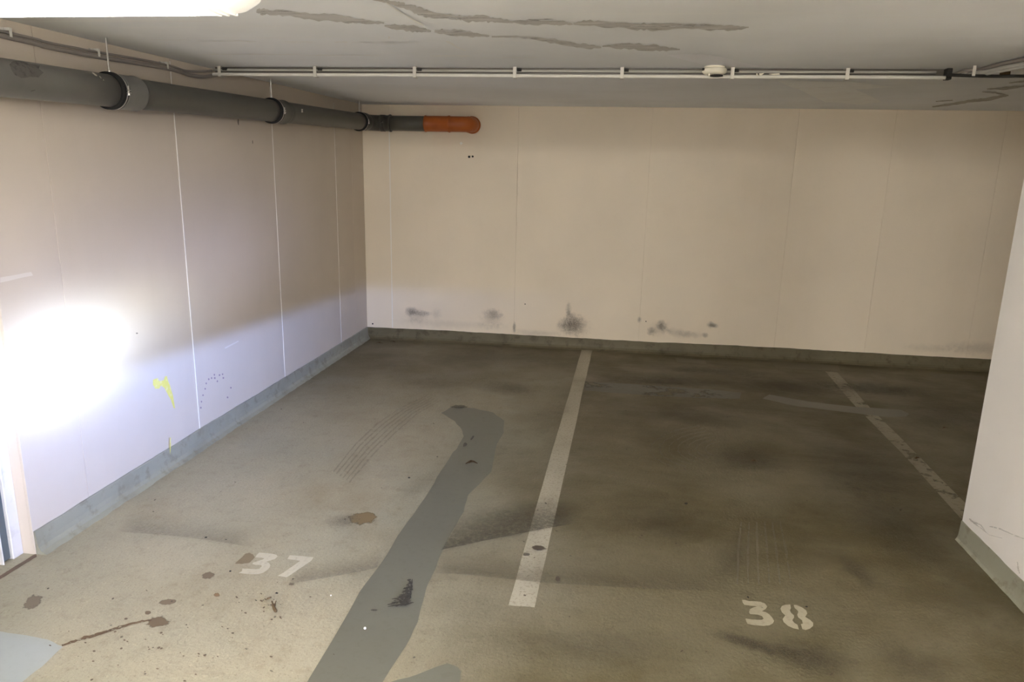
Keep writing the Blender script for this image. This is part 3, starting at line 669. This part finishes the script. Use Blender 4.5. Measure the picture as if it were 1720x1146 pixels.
# bend in the corner
bm = bmesh.new(); pts = []; rads = []; R = 0.13
cx, cy = PX + R, CY - R
y0 = c3 + 0.025
for t, r in ((0, .078), (.3, .0815), (.75, .0815), (1.0, .075)): pts.append((PX, y0 + (cy - y0) * t, ZB)); rads.append(r)
for i in range(1, 13):
    a = math.pi - i / 12 * math.pi / 2; pts.append((cx + R * math.cos(a), cy + R * math.sin(a), ZB)); rads.append(.073)
tube(bm, pts, rads, 32); keep(mesh_obj('pipe_bend', bm, M_PIPE3, None, True), pipe)
def ring_x(name, prof, mat, parent=pipe):
    bm = bmesh.new(); tube(bm, [(x, CY, ZB) for x, r in prof], [r for x, r in prof], 36); return keep(mesh_obj(name, bm, mat, None, True), parent)
def bx(px, py=199): return on_back(px, py, CY - 0.07).x
xa, xb, xc, xd = bx(636), bx(653), bx(711), bx(753)
print('back run', xa, xb, xc, xd)
ring_x('pipe_socket', [(cx - .01, .073), (cx, .0775), (cx + .02, .0775), (xa - .01, .075), (xa, .078), (xa + .012, .078), (xa + .02, .074), (xb - .018, .074), (xb - .012, .0815), (xb, .0815), (xb + .004, .071)], M_PIPE3)
ring_x('pipe_length', [(xb - .02, RB), (xc + .03, RB)], M_PIPE2)
bm = bmesh.new(); pts = [(x, CY, ZB) for x in (xc - .004, xc, xc + .010, xc + .016, xc + .06, xd - .02, xd - .012, xd, xd + .006)]; rads = [.070, .0775, .0775, .073, .073, .073, .078, .078, .072]
R2 = 0.085; ex = bx(785) - R2 + .012
for i in range(0, 11):
    a = i / 10 * math.pi / 2; pts.append((ex + R2 * math.sin(a), CY + R2 * (1 - math.cos(a)), ZB)); rads.append(.0715 + (.004 if i in (5,) else 0))
pts += [(ex + R2, CY + R2 + .005, ZB), (ex + R2, CY + R2 + .008, ZB), (ex + R2, BACK - .0008, ZB)]; rads += [.072, .081, .081]
tube(bm, pts, rads, 36); keep(tag(mesh_obj('orange_bend', bm, M_ORANGE, None, True), 'orange plastic pipe bend entering the back wall'), pipe)
# marks on the pipe
def pipe_flat(name, px, mat, rr=PR + .0008, n=3, jit=.6, label=None):
    pts = dense(px, n, jit); c = (sum(p[0] for p in pts) / len(pts), sum(p[1] for p in pts) / len(pts))
    bm = bmesh.new(); rings = []
    for s in (1, .66, .33): rings.append([bm.verts.new(cyl_hit(c[0] + (p[0] - c[0]) * s, c[1] + (p[1] - c[1]) * s, rr)) for p in pts])
    ctr = bm.verts.new(cyl_hit(*c, rr)); K = len(pts)
    for a, b in zip(rings, rings[1:]):
        for k in range(K): bm.faces.new((a[k], a[(k + 1) % K], b[(k + 1) % K], b[k]))
    for k in range(K): bm.faces.new((rings[-1][k], rings[-1][(k + 1) % K], ctr))
    return keep(mesh_obj(name, bm, mat, None, True), pipe)
pq = lambda p: zz(0, 80, 9.55, p)
pipe_flat('scraped_patch', pq([(150, 270), (210, 215), (300, 215), (420, 240), (540, 270), (640, 290), (620, 340), (700, 400), (620, 480), (480, 470), (340, 490), (230, 430), (180, 350)]), M_SCRAPE)
pipe_flat('paint_drip', pq([(1475, 390), (1500, 400), (1550, 440), (1560, 462), (1520, 445), (1485, 412)]), M_DRIP, n=1, jit=0)
pipe_flat('paint_drip', pq([(1590, 452), (1605, 455), (1630, 490), (1622, 498), (1600, 475)]), M_DRIP, n=1, jit=0)
pipe_flat('paint_drip', pq([(1655, 505), (1668, 515), (1668, 532), (1655, 528)]), M_DRIP, n=1, jit=0)
pipe_flat('paint_drip', pq([(490, 695), (560, 675), (570, 685), (500, 705)]), M_SCRAPE, n=1, jit=0)
pipe_flat('pipe_sticker', [(506, 183), (509, 183), (509, 189), (506, 189)], M_DRIP, n=1, jit=0)

# ------------------------------------------------------------------ conduits
def smooth_path(pts, n=8):
    pts = [Vector(p) for p in pts]; out = []
    for i in range(len(pts) - 1):
        p0, p1, p2, p3 = pts[max(i - 1, 0)], pts[i], pts[i + 1], pts[min(i + 2, len(pts) - 1)]
        for k in range(n):
            t = k / n
            out.append(0.5 * ((2 * p1) + (-p0 + p2) * t + (2 * p0 - 5 * p1 + 4 * p2 - p3) * t * t + (-p0 + 3 * p1 - 3 * p2 + p3) * t ** 3))
    out.append(pts[-1]); return out
# run across the ceiling: two conduits one below the other on saddle clips
RY = on_ceil(865, 112.5).y; RZ = ceil_z(RY)
print('conduit run y', RY, RZ)
crun = tag(empty('ceiling_conduit', (2.0, RY, RZ - .06)), 'two white-grey conduits clipped under the ceiling, running across the whole view', 'conduit')
def rx_(px): return on_back(px, 120, RY).x
xl, xr = rx_(352), rx_(1592)
bm = bmesh.new(); tube(bm, smooth_path([(xl + .015, RY + .02, RZ - .019), (1.0, RY + .02, RZ - .0185), (3.0, RY + .02, RZ - .019), (xr - .05, RY + .02, RZ - .018)], 8), .0070, 12); keep(tag(mesh_obj('conduit', bm, M_CONDUIT, None, True), 'grey upper conduit'), crun)
bm = bmesh.new(); tube(bm, smooth_path([(xl + .02, RY, RZ - .046), (.5, RY, RZ - .0465), (1.2, RY, RZ - .0455), (2.0, RY, RZ - .047), (3.1, RY, RZ - .047), (3.8, RY, RZ - .046), (xr, RY, RZ - .048)], 8), .0095, 12); keep(tag(mesh_obj('conduit', bm, M_CONDUITW, None, True), 'whitish lower conduit'), crun)
bm = bmesh.new(); box(bm, xl + .02, xr, RY + .030, RY + .036, RZ - .050, RZ - .002); keep(tag(mesh_obj('shade_strip', bm, mat_pvc('shade_brown', (0.12, 0.105, 0.085))), 'dark strip behind the conduits standing for their shadow lines'), crun)  # added dark strip, stands for the shadow lines above and between the conduits
for px in (370, 530, 697, 865, 1045, 1230, 1423):
    x = rx_(px); bm = bmesh.new()
    box(bm, x - .010, x + .010, RY - .0135, RY - .0105, RZ - .058, RZ - .0008, .001); box(bm, x - .010, x + .010, RY - .0105, RY + .034, RZ - .060, RZ - .0575, .0006); box(bm, x - .012, x + .012, RY - .0105, RY + .034, RZ - .005, RZ - .0008, .0006)
    keep(mesh_obj('conduit_clip', bm, M_CLIP), crun)
    bm = bmesh.new(); box(bm, x + .011, x + .036, RY + .002, RY + .024, RZ - .022, RZ - .006, .001); keep(mesh_obj('clip_gap', bm, M_DARK), crun)  # dark box standing in for the shaded gap right of each clip
x = rx_(1594); bm = bmesh.new(); box(bm, x - .014, x + .014, RY - .012, RY + .03, RZ - .058, RZ - .001, .003); keep(tag(mesh_obj('end_clip', bm, M_DARK), 'dark end clip'), crun)
# torn paint scraps on the conduit right of the detector
for pts in ([(1270, 124), (1272, 123), (1273, 127), (1271, 128)], [(1275, 123.5), (1284, 122.5), (1281, 125), (1278, 127.5), (1276, 127)], [(1291, 124.2), (1309, 122.8), (1310, 125.5), (1300, 126.4)]):
    bm = bmesh.new(); a = [on_back(px, py, RY - .011) for px, py in pts]; b = [v + Vector((0, -.0012, 0)) for v in a]
    va = [bm.verts.new(v) for v in a]; vb = [bm.verts.new(v) for v in b]; bm.faces.new(va); bm.faces.new(vb[::-1])
    for k in range(len(a)): bm.faces.new((va[k], va[(k + 1) % len(a)], vb[(k + 1) % len(a)], vb[k]))
    bmesh.ops.recalc_face_normals(bm, faces=bm.faces[:]); keep(mesh_obj('paint_scrap', bm, M_DET), crun)

# detector on the ceiling
dx_ = on_back(1200, 118, RY - .06).x
det = tag(empty('smoke_detector', (dx_, RY - .065, RZ - .05)), 'small round ivory smoke detector on the ceiling beside the conduits', 'detector')
def lathe_z(name, prof, cx, cy, mat, parent, n=32):
    bm = bmesh.new(); tube(bm, [(cx, cy, z) for z, r in prof], [r for z, r in prof], n); return keep(mesh_obj(name, bm, mat, None, True), parent)
dz = ceil_z(RY - .065) - .0008
lathe_z('base_ring', [(dz, .05), (dz - .003, .056), (dz - .010, .056), (dz - .012, .05)], dx_, RY - .065, M_DET, det)
lathe_z('sensor_body', [(dz - .012, .060), (dz - .016, .0655), (dz - .028, .0655), (dz - .036, .061), (dz - .043, .048), (dz - .046, .03), (dz - .047, .002)], dx_, RY - .065, M_DET, det)
bm = bmesh.new(); box(bm, dx_ - .068, dx_ - .052, RY - .098, RY - .078, dz - .026, dz - .014, .002); keep(mesh_obj('dark_slot', bm, M_DARK), det)
lathe_z('bottom_gap', [(dz - .046, .034), (dz - .052, .034), (dz - .053, .03)], dx_ + .012, RY - .065, M_DARK, det)
bm = bmesh.new(); tube(bm, [(dx_ - .03, RY - .10, dz - .042), (dx_ - .03, RY - .10, dz - .055)], .005, 8); keep(mesh_obj('status_light', bm, M_DET), det)

# conduits along the top of the left wall, bending onto the ceiling run
wrun = tag(empty('wall_conduit', (0.02, 3.5, 2.2)), 'brown-grey conduits along the top of the left wall above the drain pipe', 'conduit')
def lw(px, py, x=.02): return on_left(px, py, x)
low = [lw(0, 59.5), lw(80, 79), lw(165, 95.5), lw(235, 107), lw(275, 114), lw(300, 120), lw(318, 126), lw(340, 129, .03), lw(365, 126, .05)]
d0 = (low[0] - low[2]); bm = bmesh.new(); tube(bm, smooth_path([low[0] + d0 * 3.0] + low, 6), .0105, 12); keep(tag(mesh_obj('conduit', bm, M_CONDUITB, None, True), 'thicker lower conduit'), wrun)
upc = [lw(0, 52), lw(80, 71.5), lw(165, 88), lw(235, 100), lw(285, 110), lw(312, 119), lw(340, 120, .03), lw(356, 118.5, .05)]
d0 = (upc[0] - upc[2]); bm = bmesh.new(); tube(bm, smooth_path([upc[0] + d0 * 3.0] + upc, 6), .006, 10); keep(tag(mesh_obj('conduit', bm, M_CONDUITB, None, True), 'thin upper conduit'), wrun)
for px, py in ((13, 56), (162, 90), (278, 111)):
    p = lw(px, py); bm = bmesh.new()
    box(bm, .0008, .0325, p.y - .006, p.y + .008, p.z + .010, p.z + .022, .001); box(bm, .0318, .0345, p.y - .006, p.y + .008, p.z - .014, p.z + .022, .0008); box(bm, .0008, .012, p.y - .028, p.y - .008, p.z + .010, p.z + .020, .001)
    keep(mesh_obj('conduit_clip', bm, M_CLIP), wrun)
# cables leaving to the right
cab = tag(empty('cable_bundle', (4.4, RY, RZ - .05)), 'grey cables branching off the ceiling conduits towards the upper right corner, above a dark shade line', 'cable')
def oc(px, py, drop=.02): return on_ceil(px, py, drop)
for k, (pts, r, m) in enumerate((([(1560, 124.5), (1600, 125), (1620, 119), (1645, 117), (1680, 108), (1720, 99), (1790, 80)], .0085, M_CONDUITB), ([(1626, 125), (1645, 121), (1665, 118), (1690, 112), (1720, 107), (1790, 90)], .0105, M_CONDUIT), ([(1630, 126), (1655, 124), (1680, 119), (1720, 112), (1790, 98)], .0095, M_CONDUIT), ([(1592, 126), (1660, 128), (1720, 128), (1800, 129)], .008, M_DARK))):  # last tube is no cable but the dark shadow line below them
    bm = bmesh.new(); tube(bm, smooth_path([oc(px, py, .014 + .012 * k) for px, py in pts], 6), r, 10); keep(mesh_obj('cable', bm, m, None, True), cab)
p = oc(1635, 117, .02); bm = bmesh.new(); box(bm, p.x - .008, p.x + .008, p.y - .012, p.y - .008, p.z - .03, p.z + .0185, .001); box(bm, p.x - .008, p.x + .008, p.y - .012, p.y + .03, p.z - .032, p.z - .029, .0008); keep(mesh_obj('cable_clip', bm, M_CLIP), cab)
p = oc(1690, 124, .02); bm = bmesh.new(); box(bm, p.x - .025, p.x + .018, p.y - .01, p.y + .02, p.z - .012, p.z + .0185, .004); keep(tag(mesh_obj('brown_knot', bm, M_CLUMP), 'small brown clip block'), cab)

# ------------------------------------------------------------------ fluorescent ceiling lights
def mat_diffuser(power):
    k = MatB('lit_diffuser')
    tc = k.N.new('ShaderNodeTexCoord'); sep = k.N.new('ShaderNodeSeparateXYZ'); k.L.new(tc.outputs['Object'], sep.inputs[0])
    ax = k.math('ABSOLUTE', sep.outputs[0])
    f = k.rng(ax, 0.45, 0.515, 1.0, 0.0)
    f = k.math('POWER', f, 2.0)
    s = k.math('ADD', k.math('MULTIPLY', f, LAMP * power), 0.11)
    k.b.inputs['Emission Color'].default_value = (*LAMP_COL, 1)
    k.L.new(s, k.b.inputs['Emission Strength'])
    return k.done((0.80, 0.76, 0.66), 0.35)
DROP = 0.23   # battens hang on short stems below the slab
def ceiling_light(cx, cy, label, power=1.0, drop=0.23, L=0.575):
    M_DIFF = mat_diffuser(power)
    DROP = drop
    """local x along the tube"""
    zt = ceil_z(cy) - DROP
    t = empty('ceiling_light', (cx, cy, zt)); tag(t, label, 'ceiling light', 'fluorescent ceiling lights')
    bm = bmesh.new(); box(bm, -L + .01, L - .004, -.034, .034, -.034, 0, .006); h = mesh_obj('lamp_housing', bm, M_HOUSE, t)
    for sx in (-1, 1):
        bm = bmesh.new(); tube(bm, [(sx * .4, 0, -.002), (sx * .4, 0, DROP - .0008 + CSL * 0)], .006, 10); tube(bm, [(sx * .4, 0, DROP - .012), (sx * .4, 0, DROP - .0008)], .022, 14); mesh_obj('hanger_stem', bm, M_HOUSE, t, True)
    # diffuser trough: half-round section with rounded ends
    bm = bmesh.new(); rows = []
    xs = [(-L, .30), (-L + .006, .58), (-L + .018, .80), (-L + .036, .94), (-L + .058, 1.0), (L - .058, 1.0), (L - .036, .94), (L - .018, .80), (L - .006, .58), (L, .30)]
    full = []
    for (x0, s0), (x1, s1) in zip(xs, xs[1:]):
        n = 1 if abs(x1 - x0) < .1 else 20
        for i in range(n): full.append((x0 + (x1 - x0) * i / n, s0 + (s1 - s0) * i / n))
    full.append(xs[-1])
    S = 14
    for x, s in full:
        row = []
        for k in range(S + 1):
            a = math.pi * k / S
            yy = math.cos(a); zz_ = -math.sin(a)
            yy = math.copysign(abs(yy) ** .7, yy); zz_ = -abs(zz_) ** .7
            row.append(bm.verts.new((x, .056 * yy * (.55 + .45 * s), -.036 + .066 * zz_ * s)))
        rows.append(row)
    for a, b in zip(rows, rows[1:]):
        for k in range(S): bm.faces.new((a[k], b[k], b[k + 1], a[k + 1]))
    bm.faces.new(rows[0]); bm.faces.new(rows[-1][::-1])
    for k in (0,): pass
    bm.faces.new([r[0] for r in rows][::-1] + [r[-1] for r in rows])
    bmesh.ops.recalc_face_normals(bm, faces=bm.faces[:])
    d = mesh_obj('diffuser', bm, M_DIFF, t, True)
    # moulded ribs at the ends and the rim
    for sx in (-1, 1):
        for i, (xo, sc) in enumerate(((.075, 1.004), (.088, 1.004), (.100, 1.004))):
            bm = bmesh.new(); pts = []
            for k in range(S + 1):
                a = math.pi * (0.12 + 0.76 * k / S)
                yy = math.cos(a); zz_ = -math.sin(a); yy = math.copysign(abs(yy) ** .7, yy); zz_ = -abs(zz_) ** .7
                xx = L - xo + .03 * math.sin(a) ** 2
                pts.append((sx * xx, .0562 * yy, -.036 + .0663 * zz_))
            tube(bm, pts, .0012, 6); mesh_obj('rib', bm, M_DIFF, d, True)
        bm = bmesh.new(); box(bm, sx * (L - .02) - .022, sx * (L - .02) + .022, -.060, .060, -.042, -.034, .002); mesh_obj('end_clip', bm, M_CLIP, t)
    return t
LY = on_ceil(300, 28, DROP + .102).y - 0.02
LX = on_back(436, 6, LY).x - 0.575
ceiling_light(LX, LY, 'lit tubular fluorescent ceiling light at the top left, cut by the frame', 0.56)
ceiling_light(2.5, -0.5, 'lit fluorescent ceiling light just behind the camera, in front of the beam', 2.1, 0.24)
ceiling_light(1.0, -2.6, 'lit fluorescent ceiling light behind the camera on the left side', 3.5)
ceiling_light(5.0, -2.6, 'lit fluorescent ceiling light behind the camera on the right side', 3.5)

# ------------------------------------------------------------------ small things on the floor
def lump(name, px, py, sx, sy, sz, mat, label, cat, rot=0.0, rough=0.25, seed=1, sub=2):
    rnd = random.Random(seed); p = on_floor(px, py)
    bm = bmesh.new(); bmesh.ops.create_icosphere(bm, subdivisions=sub, radius=1.0)
    for v in bm.verts:
        k = 1 + rnd.uniform(-rough, rough); v.co = Vector((v.co.x * sx * k, v.co.y * sy * k, max(v.co.z * k, -.75) * sz))
    mz = min(v.co.z for v in bm.verts)
    for v in bm.verts: v.co.z -= mz
    o = mesh_obj(name, bm, mat, None, True); o.location = (p.x, p.y, LV[0] + .0003); o.rotation_euler.z = rot
    return tag(o, label, cat)
def leaf(px, py, L, Wd, rot, label, seed=1, curl=.006):
    rnd = random.Random(seed); p = on_floor(px, py)
    n = 7; bm = bmesh.new(); rows = []
    for i in range(n + 1):
        t = i / n; w = Wd * math.sin(math.pi * min(max(t, .03), .97)) ** .8 * (1 + rnd.uniform(-.25, .25)); x = (t - .5) * L
        z = .002 + curl * (1 - math.cos(2 * math.pi * t)) * .5 + rnd.uniform(0, .001)
        rows.append([bm.verts.new((x, -w, z + curl * rnd.uniform(.1, .6))), bm.verts.new((x, 0, z)), bm.verts.new((x, w, z + curl * rnd.uniform(.1, .6)))])
    for a, b in zip(rows, rows[1:]):
        for k in range(2): bm.faces.new((a[k], b[k], b[k + 1], a[k + 1]))
    r = bmesh.ops.solidify(bm, geom=bm.faces[:], thickness=.0008)
    mz = min(v.co.z for v in bm.verts)
    for v in bm.verts: v.co.z -= mz
    o = mesh_obj('dry_leaf', bm, M_LEAF); o.location = (p.x, p.y, LV[0] + .0003); o.rotation_euler.z = rot
    return tag(o, label, 'leaf', 'dry leaves on the floor')
lump('pebble', 613, 1061, .0055, .0055, .005, M_PEBBLE, 'white pebble lying on the grey repair strip', 'pebble', seed=2, rough=.1)
lump('pebble', 556, 1005, .0035, .0035, .003, M_PEBBLE, 'tiny white pebble between number 37 and the grey strip', 'pebble', seed=3, rough=.1)
cl = tag(empty('dirt_clump', tuple(on_floor(461, 1022))), 'brown forked lump of dried mud below number 37', 'mud')
for k, (pts, rad) in enumerate((([(457, 1016), (459, 1022), (461, 1028), (464, 1033)], [.003, .006, .007, .005]), ([(464, 1015.5), (462, 1021), (461, 1028)], [.002, .004, .005]))):
    bm = bmesh.new(); tube(bm, smooth_path([on_floor(a, b) + UPO * (LV[0] + .005) for a, b in pts], 3), [rad[min(int(i / 3), len(rad) - 1)] for i in range(3 * (len(pts) - 1) + 1)], 8)
    keep(mesh_obj('mud_piece', bm, M_CLUMP, None, True), cl)
lump('dirt_crumb', 452, 1010, .010, .004, .004, M_CLUMP, 'thin brown mud crumb above the forked mud lump', 'mud', 1.0, seed=5)
lump('dirt_crumb', 465, 1001, .006, .003, .003, M_BLACK, 'dark crumb between number 37 and the mud lump', 'mud', 0, seed=6)
lump('dirt_crumb', 387, 964, .005, .004, .003, M_BLACK, 'black crumb just left of number 37', 'mud', 0.3, seed=7)
lump('dirt_crumb', 346, 907, .006, .004, .003, M_BLACK, 'black crumb on the floor above and left of number 37', 'mud', 0.3, seed=8)
leaf(637, 578.5, .075, .016, 0.1, 'dark dry leaf in the far corner, nearer the left wall', 2)
leaf(660, 576.5, .060, .012, -0.2, 'dark dry leaf in the far corner, further from the left wall', 3)
leaf(792, 782, .075, .018, 0.3, 'dark curled dry leaf on the upper part of the grey repair strip', 4, .012)
leaf(1266, 778, .045, .012, 0.2, 'dark dry leaf in the middle of bay 38', 5)
leaf(1587, 722, .040, .008, 0.2, 'dark dry leaf right of the dirty line near the pier', 6)
leaf(1541, 773, .045, .012, 0.4, 'brown dry leaf lying on the dirty line right of bay 38', 7)
lump('dirt_crumb', 1152, 850, .010, .006, .004, M_BLACK, 'black crumb in bay 38 right of the middle line', 'mud', 0.3, seed=9)
lump('dirt_crumb', 1256, 1008, .006, .003, .003, M_BLACK, 'dark crumb at the upper tip of number 38', 'mud', 2.0, seed=10)
lump('dirt_crumb', 1354, 1024, .005, .003, .003, M_BLACK, 'dark crumb at the right edge of number 38', 'mud', 0.0, seed=12)
lump('dirt_crumb', 687, 806, .007, .005, .003, M_BLACK, 'black crumb left of the grey strip in bay 37', 'mud', 0.0, seed=13)
